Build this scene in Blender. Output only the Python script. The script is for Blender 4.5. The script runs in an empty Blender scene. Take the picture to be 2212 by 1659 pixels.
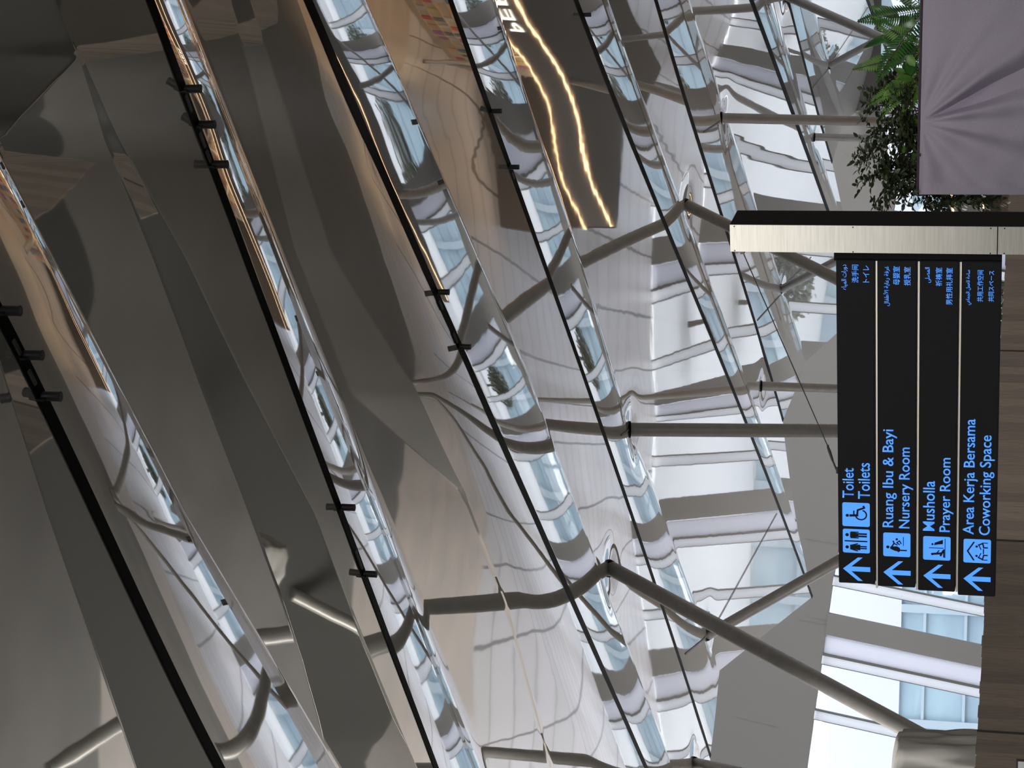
import bpy, math, random
import numpy as np
from mathutils import Vector, Matrix
random.seed(7)
C = bpy.context.scene.collection
sc = bpy.context.scene
# ------------------------------------------------------------------ camera
FPX = 4474.0; PITCH = math.radians(14.4); ROLL = math.radians(1.57); EYE = 1.6
F = np.array([0, math.cos(PITCH), math.sin(PITCH)]); R0 = np.array([1., 0, 0]); U0 = np.array([0, -math.sin(PITCH), math.cos(PITCH)])
U = math.cos(ROLL)*U0 - math.sin(ROLL)*R0; R = math.cos(ROLL)*R0 + math.sin(ROLL)*U0
cd = bpy.data.cameras.new('camera'); cam = bpy.data.objects.new('camera', cd); C.objects.link(cam)
cd.sensor_fit = 'HORIZONTAL'; cd.sensor_width = 36; cd.lens = FPX/2212*36; cd.clip_end = 2000
X_, Y_, Z_ = -U, R, -F
cam.matrix_world = Matrix(((X_[0], Y_[0], Z_[0], 0), (X_[1], Y_[1], Z_[1], 0), (X_[2], Y_[2], Z_[2], EYE), (0, 0, 0, 1)))
sc.camera = cam
# ------------------------------------------------------------------ world, light, exposure
w = bpy.data.worlds.new('sky'); sc.world = w; w.use_nodes = True
bg = w.node_tree.nodes['Background']; bg.inputs[0].default_value = (0.92, 0.95, 1.0, 1); bg.inputs[1].default_value = 3.0
sc.view_settings.view_transform = 'Standard'; sc.view_settings.look = 'None'
sc.view_settings.exposure = 0.32; sc.view_settings.gamma = 1.0; sc.view_settings.use_curve_mapping = False
sc.cycles.max_bounces = 10; sc.cycles.glossy_bounces = 5; sc.cycles.transparent_max_bounces = 12
sc.cycles.diffuse_bounces = 4; sc.cycles.sample_clamp_indirect = 8; sc.cycles.caustics_reflective = False; sc.cycles.caustics_refractive = False

def lamp(name, loc, size, energy, col, rot=(0, 0, 0), sy=None):
    l = bpy.data.lights.new(name, 'AREA'); l.energy = energy; l.color = col; l.size = size
    if sy: l.shape = 'RECTANGLE'; l.size_y = sy
    o = bpy.data.objects.new(name, l); o.location = loc; o.rotation_euler = rot; C.objects.link(o); return o

# added fill lights, out of view, for the sign side, floor and far wall
for lx in (-22, 0, 22):
    lamp('fill_light', (lx, -16, 10.5), 9, 2500, (1, .96, .90), (math.radians(48), 0, 0))
for ly in (28, 56):
    for lx in (-40, 40): lamp('fill_light', (lx, ly, 26), 14, 21000 if lx < 0 else 11000, (1, .96, .9))
for lx in (8, 26): lamp('fill_light', (lx, 98, 22), 9, 5200, (1, .98, .95), (math.radians(42), 0, 0))
# ------------------------------------------------------------------ picture <-> place
def ray(px, py):
    return FPX*F + (829.5-py)*R - (px-1106)*U
def atz(px, py, h):
    d = ray(px, py); d = d*(h/d[2]); return Vector((d[0], d[1], d[2]+EYE))
def aty(px, py, y):
    d = ray(px, py); d = d*(y/d[1]); return Vector((d[0], d[1], d[2]+EYE))

# ------------------------------------------------------------------ materials
def P(name, col, rough=0.5, metal=0.0, emit=None, es=0, spec=0.5):
    m = bpy.data.materials.new(name); m.use_nodes = True; b = m.node_tree.nodes['Principled BSDF']
    b.inputs['Base Color'].default_value = (*col, 1); b.inputs['Roughness'].default_value = rough
    b.inputs['Metallic'].default_value = metal; b.inputs['Specular IOR Level'].default_value = spec
    if emit: b.inputs['Emission Color'].default_value = (*emit, 1); b.inputs['Emission Strength'].default_value = es
    return m
def noisy(m, scale, c1, c2, detail=3, stretch=(1, 1, 1), bump=0, coord='Object'):
    nt = m.node_tree; b = nt.nodes['Principled BSDF']
    tc = nt.nodes.new('ShaderNodeTexCoord'); mp = nt.nodes.new('ShaderNodeMapping'); mp.inputs['Scale'].default_value = stretch
    n = nt.nodes.new('ShaderNodeTexNoise'); n.inputs['Scale'].default_value = scale; n.inputs['Detail'].default_value = detail
    cr = nt.nodes.new('ShaderNodeValToRGB'); cr.color_ramp.elements[0].position = .3; cr.color_ramp.elements[1].position = .7
    cr.color_ramp.elements[0].color = (*c1, 1); cr.color_ramp.elements[1].color = (*c2, 1)
    nt.links.new(tc.outputs[coord], mp.inputs[0]); nt.links.new(mp.outputs[0], n.inputs['Vector'])
    nt.links.new(n.outputs[0], cr.inputs[0]); nt.links.new(cr.outputs[0], b.inputs['Base Color'])
    if bump:
        bp = nt.nodes.new('ShaderNodeBump'); bp.inputs['Strength'].default_value = bump; bp.inputs['Distance'].default_value = .02
        nt.links.new(n.outputs[0], bp.inputs['Height']); nt.links.new(bp.outputs[0], b.inputs['Normal'])
    return m
M = {}
def mirror_film():
    m = bpy.data.materials.new('gloss_film'); m.use_nodes = True; nt = m.node_tree; nt.nodes.clear()
    out = nt.nodes.new('ShaderNodeOutputMaterial'); mix = nt.nodes.new('ShaderNodeMixShader')
    df = nt.nodes.new('ShaderNodeBsdfDiffuse'); gl = nt.nodes.new('ShaderNodeBsdfGlossy')
    df.inputs[0].default_value = (.62, .605, .57, 1); gl.inputs[0].default_value = (.90, .89, .875, 1); gl.inputs['Roughness'].default_value = .025
    n = nt.nodes.new('ShaderNodeTexNoise'); n.inputs['Scale'].default_value = .9; n.inputs['Detail'].default_value = 1
    tc = nt.nodes.new('ShaderNodeTexCoord'); bp = nt.nodes.new('ShaderNodeBump'); bp.inputs['Strength'].default_value = .05; bp.inputs['Distance'].default_value = .02
    nt.links.new(tc.outputs['Object'], n.inputs['Vector']); nt.links.new(n.outputs[0], bp.inputs['Height']); nt.links.new(bp.outputs[0], gl.inputs['Normal'])
    mix.inputs[0].default_value = .68
    nt.links.new(df.outputs[0], mix.inputs[1]); nt.links.new(gl.outputs[0], mix.inputs[2]); nt.links.new(mix.outputs[0], out.inputs[0]); return m
M['film'] = mirror_film()
M['black'] = P('black_channel', (.002, .002, .002), .6, spec=.1)
M['lampblack'] = P('lamp_black', (.012, .012, .012), .45)
M['driver'] = P('driver_grey', (.06, .06, .055), .6)
M['seam'] = P('seam_dark', (.12, .115, .11), .6)
M['pipe'] = noisy(P('pipe_paint', (.3, .29, .27), .36, .2), 3, (.35, .34, .325), (.41, .40, .385))
M['concrete'] = noisy(P('grey_plaster', (.36, .34, .32), .85), .6, (.37, .355, .335), (.40, .385, .365))
M['wall'] = P('grey_wall', (.118, .114, .107), .8)
M['darkwall'] = P('dark_wall', (.10, .095, .09), .7)
M['white'] = P('white_metal', (.85, .86, .88), .4)
M['steel'] = noisy(P('brushed_steel', (.4, .39, .36), .3, 1), 4, (.25, .247, .232), (.31, .306, .285), 4, (1, 1, 30))
M['postside'] = P('dark_post_side', (.020, .017, .018), .9, spec=0)
M['panel'] = P('sign_face', (.011, .011, .013), .5, spec=.12)
M['blue'] = P('sign_blue', (.05, .25, .85), .5, emit=(.07, .28, .90), es=.74)
M['bar'] = P('pale_bar', (.8, .76, .68), .3, .3)
M['cable'] = P('steel_cable', (.10, .095, .09), .4, .6)
M['led'] = P('warm_led', (1, .7, .4), .5, emit=(1, .62, .32), es=4)
M['letter'] = P('lit_letter', (1, .95, .85), .5, emit=(1, .90, .75), es=3)
M['leaf1'] = noisy(P('ficus_leaf', (.04, .06, .03), .45), 9, (.030, .045, .022), (.07, .10, .045))
M['leaf2'] = noisy(P('fern_leaf', (.06, .14, .02), .45), 9, (.06, .15, .02), (.16, .33, .05))
M['leaf3'] = noisy(P('broad_leaf', (.02, .08, .02), .3), 6, (.012, .05, .012), (.05, .17, .03))
M['leaf4'] = noisy(P('young_leaf', (.06, .16, .02), .4), 6, (.05, .14, .02), (.14, .30, .04))
M['stem'] = P('stem_brown', (.05, .035, .02), .8)
M['bark'] = P('bark', (.08, .06, .045), .9)
def fabric():
    m = P('lavender_fabric', (.34, .30, .37), .75); return noisy(m, 160, (.385, .345, .435), (.445, .40, .50), 2, bump=.08)
M['fabric'] = fabric()
M['hem'] = P('fabric_hem', (.06, .035, .055), .8)
M['cloth'] = P('pale_cloth', (.62, .61, .585), .85)
def planks(g=1):
    m = P('wood_planks', (.3, .2, .15), .6); nt = m.node_tree; b = nt.nodes['Principled BSDF']
    tc = nt.nodes.new('ShaderNodeTexCoord'); mp = nt.nodes.new('ShaderNodeMapping'); mp.inputs['Scale'].default_value = (1/.245, 1, 1)
    sx = nt.nodes.new('ShaderNodeSeparateXYZ'); fl = nt.nodes.new('ShaderNodeMath'); fl.operation = 'FLOOR'
    wn = nt.nodes.new('ShaderNodeTexWhiteNoise'); wn.noise_dimensions = '1D'; cr = nt.nodes.new('ShaderNodeValToRGB')
    cr.color_ramp.elements[0].color = (.38*g, .31*g, .275*g, 1); cr.color_ramp.elements[1].color = (.52*g, .43*g, .35*g, 1)
    n = nt.nodes.new('ShaderNodeTexNoise'); n.inputs['Scale'].default_value = 5; n.inputs['Detail'].default_value = 5
    mp2 = nt.nodes.new('ShaderNodeMapping'); mp2.inputs['Scale'].default_value = (9, 9, .8)
    mx = nt.nodes.new('ShaderNodeMixRGB'); mx.blend_type = 'MULTIPLY'; mx.inputs[0].default_value = .5
    L = nt.links.new
    L(tc.outputs['Object'], mp.inputs[0]); L(mp.outputs[0], sx.inputs[0]); L(sx.outputs[0], fl.inputs[0]); L(fl.outputs[0], wn.inputs['W'])
    L(wn.outputs['Value'], cr.inputs[0]); L(tc.outputs['Object'], mp2.inputs[0]); L(mp2.outputs[0], n.inputs['Vector'])
    L(cr.outputs[0], mx.inputs[1]); L(n.outputs[0], mx.inputs[2]); L(mx.outputs[0], b.inputs['Base Color']); return m
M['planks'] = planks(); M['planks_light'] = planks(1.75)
def tiles():
    m = P('pale_tiles', (.6, .58, .6), .25); nt = m.node_tree; b = nt.nodes['Principled BSDF']
    tc = nt.nodes.new('ShaderNodeTexCoord'); br = nt.nodes.new('ShaderNodeTexBrick'); br.offset = 0
    br.inputs['Color1'].default_value = (.62, .60, .62, 1); br.inputs['Color2'].default_value = (.56, .545, .55, 1); br.inputs['Mortar'].default_value = (.17, .165, .16, 1)
    br.inputs['Scale'].default_value = 1; br.inputs['Brick Width'].default_value = 3; br.inputs['Row Height'].default_value = 3; br.inputs['Mortar Size'].default_value = .07
    nt.links.new(tc.outputs['Object'], br.inputs['Vector']); nt.links.new(br.outputs[0], b.inputs['Base Color']); return m
M['tiles'] = tiles()
M['marble'] = noisy(P('beige_marble', (.3, .26, .22), .3), .35, (.44, .40, .36), (.60, .50, .43), 5, (1, 2.5, 1))
M['darkfloor'] = noisy(P('dark_stone', (.2, .19, .18), .6), .3, (.135, .13, .12), (.17, .162, .15))
M['darkzone'] = P('dark_floor_zone', (.036, .036, .033), .95)
def pane():
    m = bpy.data.materials.new('window_glass'); m.use_nodes = True; nt = m.node_tree; nt.nodes.clear()
    out = nt.nodes.new('ShaderNodeOutputMaterial'); mix = nt.nodes.new('ShaderNodeMixShader'); t = nt.nodes.new('ShaderNodeBsdfTransparent'); g = nt.nodes.new('ShaderNodeBsdfGlossy')
    t.inputs[0].default_value = (.93, .95, .97, 1); g.inputs['Roughness'].default_value = .02; mix.inputs[0].default_value = .06
    nt.links.new(t.outputs[0], mix.inputs[1]); nt.links.new(g.outputs[0], mix.inputs[2]); nt.links.new(mix.outputs[0], out.inputs[0]); return m
M['pane'] = pane()
def translucent(name, c, f):
    m = bpy.data.materials.new(name); m.use_nodes = True; nt = m.node_tree; nt.nodes.clear()
    out = nt.nodes.new('ShaderNodeOutputMaterial'); mix = nt.nodes.new('ShaderNodeMixShader'); t = nt.nodes.new('ShaderNodeBsdfTranslucent'); g = nt.nodes.new('ShaderNodeBsdfDiffuse')
    t.inputs[0].default_value = (*c, 1); g.inputs[0].default_value = (*c, 1); mix.inputs[0].default_value = f
    nt.links.new(g.outputs[0], mix.inputs[1]); nt.links.new(t.outputs[0], mix.inputs[2]); nt.links.new(mix.outputs[0], out.inputs[0]); return m
M['roofglass'] = pane(); M['roofglass'].name = 'roof_glass'
for n_ in M['roofglass'].node_tree.nodes:
    if n_.type == 'BSDF_TRANSPARENT': n_.inputs[0].default_value = (.85, .85, .85, 1)
M['fin'] = translucent('opal_fin', (.99, .99, 1.0), .93)
M['frost'] = translucent('frosted_panel', (.72, .73, .78), .6)
M['outwall'] = P('outer_white_wall', (.60, .605, .68), .8)
M['outglass'] = noisy(P('outer_blue_glass', (.25, .42, .50), .5, .0), .12, (.26, .34, .41), (.37, .50, .56), 4, (1, 1, 2))
M['outframe'] = P('outer_frame', (.38, .45, .50), .5)
M['ground'] = P('outer_paving', (.55, .55, .55), .9)
M['shopwall'] = P('shop_dark', (.11, .095, .085), .6)
M['shopin'] = P('shop_interior', (.55, .42, .28), .7)

# ------------------------------------------------------------------ mesh helpers
def mesh(name, verts, faces, mat, parent=None, smooth=False):
    me = bpy.data.meshes.new(name); me.from_pydata([tuple(v) for v in verts], [], faces); me.update()
    if mat: me.materials.append(mat)
    if smooth:
        me.polygons.foreach_set('use_smooth', [True]*len(me.polygons))
    o = bpy.data.objects.new(name, me); C.objects.link(o)
    if parent: o.parent = parent
    return o
def tag(o, label=None, cat=None, group=None, kind=None):
    if label: o['label'] = label
    if cat: o['category'] = cat
    if group: o['group'] = group
    if kind: o['kind'] = kind
    return o
def empty(name, loc=(0, 0, 0), rz=0):
    o = bpy.data.objects.new(name, None); o.location = loc; o.rotation_euler = (0, 0, rz); o.empty_display_size = .2; C.objects.link(o); return o
class MB:
    def __init__(s): s.v = []; s.f = []
    def add(s, v, f):
        n = len(s.v); s.v += [Vector(q) for q in v]; s.f += [tuple(i+n for i in q) for q in f]; return s
    def box(s, a, b, bevel=0):
        x0, y0, z0 = a; x1, y1, z1 = b
        if bevel <= 0:
            return s.add([(x0, y0, z0), (x1, y0, z0), (x1, y1, z0), (x0, y1, z0), (x0, y0, z1), (x1, y0, z1), (x1, y1, z1), (x0, y1, z1)],
                     [(0, 3, 2, 1), (4, 5, 6, 7), (0, 1, 5, 4), (1, 2, 6, 5), (2, 3, 7, 6), (3, 0, 4, 7)])
        import bmesh
        bm = bmesh.new(); bmesh.ops.create_cube(bm, size=1)
        for v in bm.verts: v.co = Vector(((x0+x1)/2+v.co.x*(x1-x0), (y0+y1)/2+v.co.y*(y1-y0), (z0+z1)/2+v.co.z*(z1-z0)))
        bmesh.ops.bevel(bm, geom=list(bm.edges), offset=bevel, segments=2, affect='EDGES')
        bm.verts.index_update(); s.add([v.co for v in bm.verts], [[q.index for q in f.verts] for f in bm.faces]); bm.free(); return s
    def tube(s, pts, r, n=16, cap=True):
        pts = [Vector(p) for p in pts]; rs = r if isinstance(r, (list, tuple)) else [r]*len(pts); base = len(s.v)
        t0 = (pts[1]-pts[0]).normalized(); a = t0.orthogonal().normalized()
        for i, p in enumerate(pts):
            t = (pts[min(i+1, len(pts)-1)]-pts[max(i-1, 0)]).normalized(); a = (a-t*a.dot(t)).normalized(); b = t.cross(a)
            for k in range(n):
                th = 2*math.pi*k/n; s.v.append(p+(a*math.cos(th)+b*math.sin(th))*rs[i])
        for i in range(len(pts)-1):
            for k in range(n):
                s.f.append((base+i*n+k, base+i*n+(k+1) % n, base+(i+1)*n+(k+1) % n, base+(i+1)*n+k))
        if cap:
            s.f.append(tuple(base+k for k in range(n))[::-1]); s.f.append(tuple(base+(len(pts)-1)*n+k for k in range(n)))
        return s
    def prism(s, poly, y0, y1):      # poly in (x,z), extruded along y
        n = len(poly); s.add([(x, y0, z) for x, z in poly]+[(x, y1, z) for x, z in poly],
            [tuple(range(n)), tuple(range(2*n-1, n-1, -1))]+[(i, i+n, (i+1) % n+n, (i+1) % n) for i in range(n)]); return s
    def build(s, name, mat, parent=None, smooth=False):
        o = mesh(name, s.v, s.f, mat, parent)
        if smooth:
            o.data.polygons.foreach_set('use_smooth', [True]*len(o.data.polygons))
            try: o.data.set_sharp_from_angle(angle=math.radians(40))
            except Exception: pass
        return o

# ------------------------------------------------------------------ the mirror ceiling: strips between black slots
S = dict(
 A=[(0,685),(88,856),(169,1023),(206,1110),(263,1231),(348,1405),(473,1659)],
 B=[(321,0),(388,167),(445,334),(527,555),(593,722),(655,889),(717,1057),(784,1238),(855,1438),(942,1659)],
 C=[(663,0),(740,184),(811,334),(904,555),(980,722),(1050,889),(1149,1110),(1229,1271),(1294,1438),(1394,1659)],
 D=[(972,0),(1032,167),(1088,334),(1167,555),(1230,722),(1292,889),(1360,1110),(1415,1271),(1471,1438),(1535,1634)],
 E=[(1241,0),(1308,167),(1374,334),(1459,555),(1535,722),(1605,889),(1683,1110),(1747,1271),(1755,1290)],
 F=[(1415,0),(1446,100),(1473,197),(1506,301),(1539,401),(1584,555),(1659,789),(1690,908)],
 G=[(1621,0),(1673,134),(1706,234),(1740,321),(1786,451)],
 H=[(1703,0),(1740,144),(1766,241),(1797,348)],
 Z=[(-600,685),(-512,856),(-431,1023),(-394,1110),(-337,1231),(-252,1405),(-127,1659)],
 I=[(1873,0),(1897,62)],
 J=[(1925,0),(1945,62)])
EXT = dict(Z=.47, A=.47, B=.40, C=.40, D=.37, E=.39, F=.33, G=.40, H=.33, I=.38, J=.36)
END = dict(Z=.49, A=.49, B=.39, C=.44, D=.33, E=.33, F=.29, G=.35, H=.32, I=.38, J=.36)
def slot_px(k, py):
    p = S[k]
    if py < p[0][1]: return p[0][0]-EXT[k]*(p[0][1]-py)
    if py > p[-1][1]: return p[-1][0]+END[k]*(py-p[-1][1])
    for a, b in zip(p, p[1:]):
        if py <= b[1]: return a[0]+(b[0]-a[0])*(py-a[1])/(b[1]-a[1])
FIT = {}
for k, p in S.items():
    xs_ = np.array([a[1] for a in p], float)/1000; ys_ = np.array([a[0] for a in p], float)
    c_ = np.polyfit(xs_, ys_, 3 if len(p) > 6 else (2 if len(p) > 3 else 1)); d_ = np.polyder(c_)
    FIT[k] = (c_, d_, xs_[0], xs_[-1])
def smooth_slot(k, py):
    c_, d_, lo_, hi_ = FIT[k]; x = py/1000
    if x < lo_: return float(np.polyval(c_, lo_)+(x-lo_)*1000*EXT[k])
    if x > hi_: return float(np.polyval(c_, hi_)+(x-hi_)*1000*END[k])
    return float(np.polyval(c_, x))
for k in FIT:        # run-out slopes follow the fitted curve
    c_, d_, lo_, hi_ = FIT[k]; EXT[k] = .5*EXT[k]+.5*float(np.polyval(d_, lo_))/1000; END[k] = .5*END[k]+.5*float(np.polyval(d_, hi_))/1000
KEYS = ['Z', 'A', 'B', 'C', 'D', 'E', 'F', 'G', 'H', 'I', 'J']
ENDPY = dict(Z=2300, A=2300, B=2300, C=2300, D=1634, E=1290, F=908, G=668, H=350, I=175, J=20)
def interp(x, pts):
    if x <= pts[0][0]: return pts[0][1]
    for a, b in zip(pts, pts[1:]):
        if x <= b[0]: return a[1]+(b[1]-a[1])*(x-a[0])/(b[0]-a[0])
    return pts[-1][1]
# profile: list of (q, kind, value): outgoing elevation in degrees ('e') or radial slope ('s')
def profile(k, py):
    if k == 'Z': return [(0, 's', .09), (1, 's', .09)]
    if k == 'A':
        qc = interp(py, [(300, .28), (830, .33), (1110, .37), (1500, .50), (1700, .56)])
        qw = qc*interp(py, [(500, .88), (1100, .68), (1500, .5)])
        return [(0, 'e', 21), (qw*.5, 'e', 15), (qw, 'e', 9.5), (qc-.01, 'e', 1), (qc, 's', .0), (.80, 's', .0), (1, 's', .0)]
    if k == 'B':
        return [(0, 'e', 12), (.06, 'e', 8.5), (.19, 'e', .5), (.23, 's', .03), (.25, 's', -.03), (.75, 's', -.03), (1, 's', .05)]
    if k == 'C':
        q2 = interp(py, [(0, .42), (800, .52), (1300, .45), (1659, .4)])
        return [(0, 'e', 10), (.05, 'e', 7.5), (q2-.02, 'e', .3), (q2, 's', 0.0), (1, 's', .015)]
    if k == 'D':
        q2 = interp(py, [(0, .36), (500, .3), (900, .2), (1600, .25)])
        return [(0, 'e', 8.5), (.03, 'e', 7), (q2-.02, 'e', .4), (q2, 's', 0), (1, 's', 0)]
    if k == 'E':
        return [(0, 'e', 7.5), (.05, 'e', 6), (.38, 'e', .5), (.42, 's', -.03), (1, 's', -.03)]
    if k == 'F':
        return [(0, 'e', 5.5), (.33, 'e', .5), (.36, 's', -.05), (1, 's', -.05)]
    if k == 'G':
        return [(0, 'e', 4.5), (.4, 'e', .5), (.6, 's', -.07), (1, 's', -.07)]
    return [(0, 'e', 4), (.25, 'e', .5), (.30, 's', -.07), (1, 's', -.07)]
# extra flat facets (long kites that tilt away), as left/right borders in px for given py
def q_of(k, k2, px, py):
    a, b = smooth_slot(k, py), smooth_slot(k2, py); return (px-a)/(b-a)
# knots per strip: columns of the mesh that follow the folds; S_KN are their fixed positions along the strip's width
KL = [(135,175),(300,232),(555,334),(830,433),(1110,540),(1420,650),(1659,715),(2300,900)]
KR = [(135,177),(300,252),(555,398),(830,532),(1110,680),(1420,800),(1659,900),(2300,1150)]
BL = [(-300,380),(0,500),(555,640),(830,735),(1060,995),(1300,1090),(1700,1200),(2300,1400)]
BR = [(-300,440),(0,540),(555,720),(830,890),(1060,1002),(1300,1094),(1700,1204),(2300,1404)]
ZL = [(0,-190),(780,0),(1110,105),(1659,295),(2300,500)]
def knots(k, k2, py):
    if k == 'Z': return [0, .45, min(max(q_of(k, k2, interp(py, ZL), py), .5), .97), 1]
    if k == 'A':
        qc = profile('A', py)[-3][0]; L = q_of(k, k2, interp(py, KL)+(py-135)*.4*(py < 135), py); Rr = max(q_of(k, k2, interp(py, KR)+(py-135)*.4*(py < 135), py), L+.004)
        if py <= 127: W = L-.003
        elif py < 300: W = min(q_of(k, k2, interp(py, [(127,165),(300,0)]), py), L-.003)
        else: W = qc+.006
        W = max(W, qc+.006); L = max(L, W+.003); Rr = min(max(Rr, L+.004), .97)
        return [0, qc-.008, qc, W, L, Rr, 1]
    if k == 'B':
        L = min(max(q_of(k, k2, interp(py, BL), py), .30), .90); Rr = min(max(q_of(k, k2, interp(py, BR), py), L+.004), .95)
        return [0, .195, .23, L, Rr, 1]
    pr = profile(k, py); f = [p_[0] for p_ in pr]; j = [i for i, p_ in enumerate(pr) if p_[1] == 's'][0]
    return [0, f[j-1], f[j], 1]
S_KN = {'Z': [0, .2, .5, 1], 'A': [0, .36, .40, .52, .68, .84, 1], 'B': [0, .28, .32, .52, .72, 1]}
def q_s(k, k2, s_, py):
    kn = knots(k, k2, py); sk = S_KN.get(k, [0, .50, .54, 1]); return float(np.interp(s_, sk, kn))
def s_q(k, k2, q, py):
    kn = knots(k, k2, py); sk = S_KN.get(k, [0, .50, .54, 1]); return float(np.interp(q, kn, sk))
def kite(k, s_, py):
    sk = S_KN.get(k)
    if k == 'Z': return -.20 if s_ > .5 else 0
    if k == 'A':
        if .68 < s_ < .84 and py > 135: return -.12
        if s_ < .52 and py < 300 and s_ > .40: return -.12
        if s_ < .40 and py < 127: return 0
    if k == 'B' and .52 < s_ < .72: return -.055
    return 0
def slope_at(k, q, py, e):
    pr = profile(k, py); q = min(max(q, 0), 1)
    for a, b in zip(pr, pr[1:]):
        if q <= b[0]:
            t = (q-a[0])/max(b[0]-a[0], 1e-6)
            va = a[2] if a[1] == 's' else math.tan((e-math.radians(a[2]))/2)
            vb = b[2] if b[1] == 's' else math.tan((e-math.radians(b[2]))/2)
            return va+(vb-va)*t
    return pr[-1][2]
H0 = 10.0
def strip_rows(k, k2):
    n = 230; lo = -2200 if k in 'DEFGHI' else -1100
    e1, e2 = ENDPY[k], ENDPY[k2]
    wfr = list(np.linspace(-1, 0, 40)[:-1])+list(np.linspace(0, 1, n))
    return wfr, lo, e1, e2
BUL = dict(D=0, E=55, F=0, G=30, H=0, I=0)
def pyof(wf, q, lo, e1, e2, k):
    end = e1+(e2-e1)*q+BUL.get(k, 0)*math.sin(math.pi*q)
    return -lo*wf if wf < 0 else end*wf      # wf=-1 -> lo, 0 -> 0, 1 -> end
PIPETOPS = []       # (x,y,amp,sigma) filled below by hand from the picture at H0
slotz = {k: {} for k in KEYS}
def zslot(k, py):
    d = slotz[k]; ks = sorted(d); return float(np.interp(py, ks, [d[a] for a in ks]))
def integrate(k, k2, py, z0, ss):
    z = z0; out = [z0]; pa = smooth_slot(k, py); pb = smooth_slot(k2, py); qs = [q_s(k, k2, a, py) for a in ss]
    def el(q):
        d = ray(pa+(pb-pa)*q, py); return math.atan2(d[2], math.hypot(d[0], d[1]))
    ea = el(qs[0])
    for q0, q1, s0_, s1_ in zip(qs, qs[1:], ss, ss[1:]):
        eb = el(q1); em = (ea+eb)/2; s = slope_at(k, (q0+q1)/2, py, em)+kite(k, (s0_+s1_)/2, py)
        dz = -s*z*(eb-ea)/math.sin(em)**2/(1-s/math.tan(em)); z += dz; out.append(z); ea = eb
    return out
ss_base = [i/150 for i in range(151)]; NQ = len(ss_base)
SURF = {}; STEP = 20.
def build_ceiling():
    gridpy = list(np.arange(-2200, 2401, STEP))
    for py in gridpy: slotz['Z'][py] = 9.75
    for k, k2 in zip(KEYS, KEYS[1:]):
        tab = []
        for py in gridpy:
            if smooth_slot(k2, py) > 2040 or py > max(ENDPY[k], ENDPY[k2])+60 or (k in 'ZABC' and py < -1150): tab.append(None); continue
            tab.append(integrate(k, k2, py, zslot(k, py), ss_base))
        good = [i for i, t in enumerate(tab) if t is not None]
        for i in range(len(tab)):
            if tab[i] is None: tab[i] = tab[good[0] if i < good[0] else good[-1]]
        T = np.array(tab)
        ker = np.ones(5)/5; Tp = np.pad(T, ((2, 2), (0, 0)), 'edge'); T = np.array([np.convolve(Tp[:, j], ker, 'valid') for j in range(T.shape[1])]).T
        SURF[k] = T
        for i, py in enumerate(gridpy): slotz[k2][py] = float(T[i, -1])
    return gridpy
GP = build_ceiling()
def surf_zs(k, s_, py):
    T = SURF[k]; fi = (py-GP[0])/STEP; i = int(min(max(fi, 0), len(GP)-2)); a = min(max(fi-i, 0), 1)
    fj = s_*(NQ-1); j = int(min(max(fj, 0), NQ-2)); b = fj-j
    return float((T[i, j]*(1-b)+T[i, j+1]*b)*(1-a)+(T[i+1, j]*(1-b)+T[i+1, j+1]*b)*a)
def surf_z(k, q, py):
    k2 = KEYS[KEYS.index(k)+1]; return surf_zs(k, s_q(k, k2, q, py), py)
def surf_pt(px, py, dz=0):
    for k, k2 in zip(KEYS, KEYS[1:]):
        a, b = smooth_slot(k, py), smooth_slot(k2, py)
        if a <= px <= b:
            return atz(px, py, surf_z(k, (px-a)/(b-a), py)+dz)
    return atz(px, py, 10+dz)
# pipes: (top px,py), (bottom px,py), distance scale of the bottom, hidden extension
PIPES = [
 ('long round strut leaning down left to the cloth-covered base', (1322,1229), (2012,1603), .83, 0),
 ('shorter round strut crossing behind the long leaning strut', (1532,1370), (1820,1207), .92, .55),
 ('upright round column standing behind the middle of the sign', (1366,928), (1806,931), 1.0, .9),
 ('short upright column between the middle column and the sign post', (1648,834), (1806,840), 1.0, .9),
 ('round strut coming down behind the steel sign post', (1486,444), (1806,602), .95, .9),
 ('pale strut rising behind the top right corner of the sign', (1690,624), (1806,564), .95, .31),
 ('tall upright column above the trailing ficus', (1562,255), (1870,262), 1.0, .9),
 ('shorter upright column just below the tall one, above the ficus', (1762,296), (1900,299), 1.0, .9),
 ('dark round strut slanting down into the ferns at the top edge', (1700,-8), (1908,84), .93, .6),
 ('pale round strut slanting up to the right behind the ferns', (1794,140), (1985,38), .95, .5),
 ('strut end at the lower left corner below the ceiling tip', (1503,1650), (1700,1692), .9, .6)]
for lab, t, b, sc_, ex in PIPES:
    p = surf_pt(*t); PIPETOPS.append((p.x, p.y))
def dimple(x, y):
    s = 0
    for px, py in PIPETOPS:
        r2 = (x-px)**2+(y-py)**2
        if r2 < 16: s += .07*math.exp(-r2/(2*.45**2))+.02*math.exp(-r2/(2*1.0**2))
    return s
HALF = .06
for idx, (k, k2) in enumerate(zip(KEYS, KEYS[1:])):
    wfr, lo, e1, e2 = strip_rows(k, k2)
    verts = []; qs = ss_base
    for wf in wfr:
        for q in qs:
            py = pyof(wf, q, lo, e1, e2, k); a, b = smooth_slot(k, py), smooth_slot(k2, py); px = a+(b-a)*q_s(k, k2, q, py)
            z = surf_zs(k, q, py); p = atz(px, py, z); p.z += dimple(p.x, p.y)
            verts.append(p)
    nq = len(qs); faces = [(i*nq+j, i*nq+j+1, (i+1)*nq+j+1, (i+1)*nq+j) for i in range(len(wfr)-1) for j in range(nq-1)]
    o = mesh('ceiling', verts, faces, M['film'], smooth=True); tag(o, kind='structure', label='glossy mirror ceiling panel between two black slots')
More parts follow.
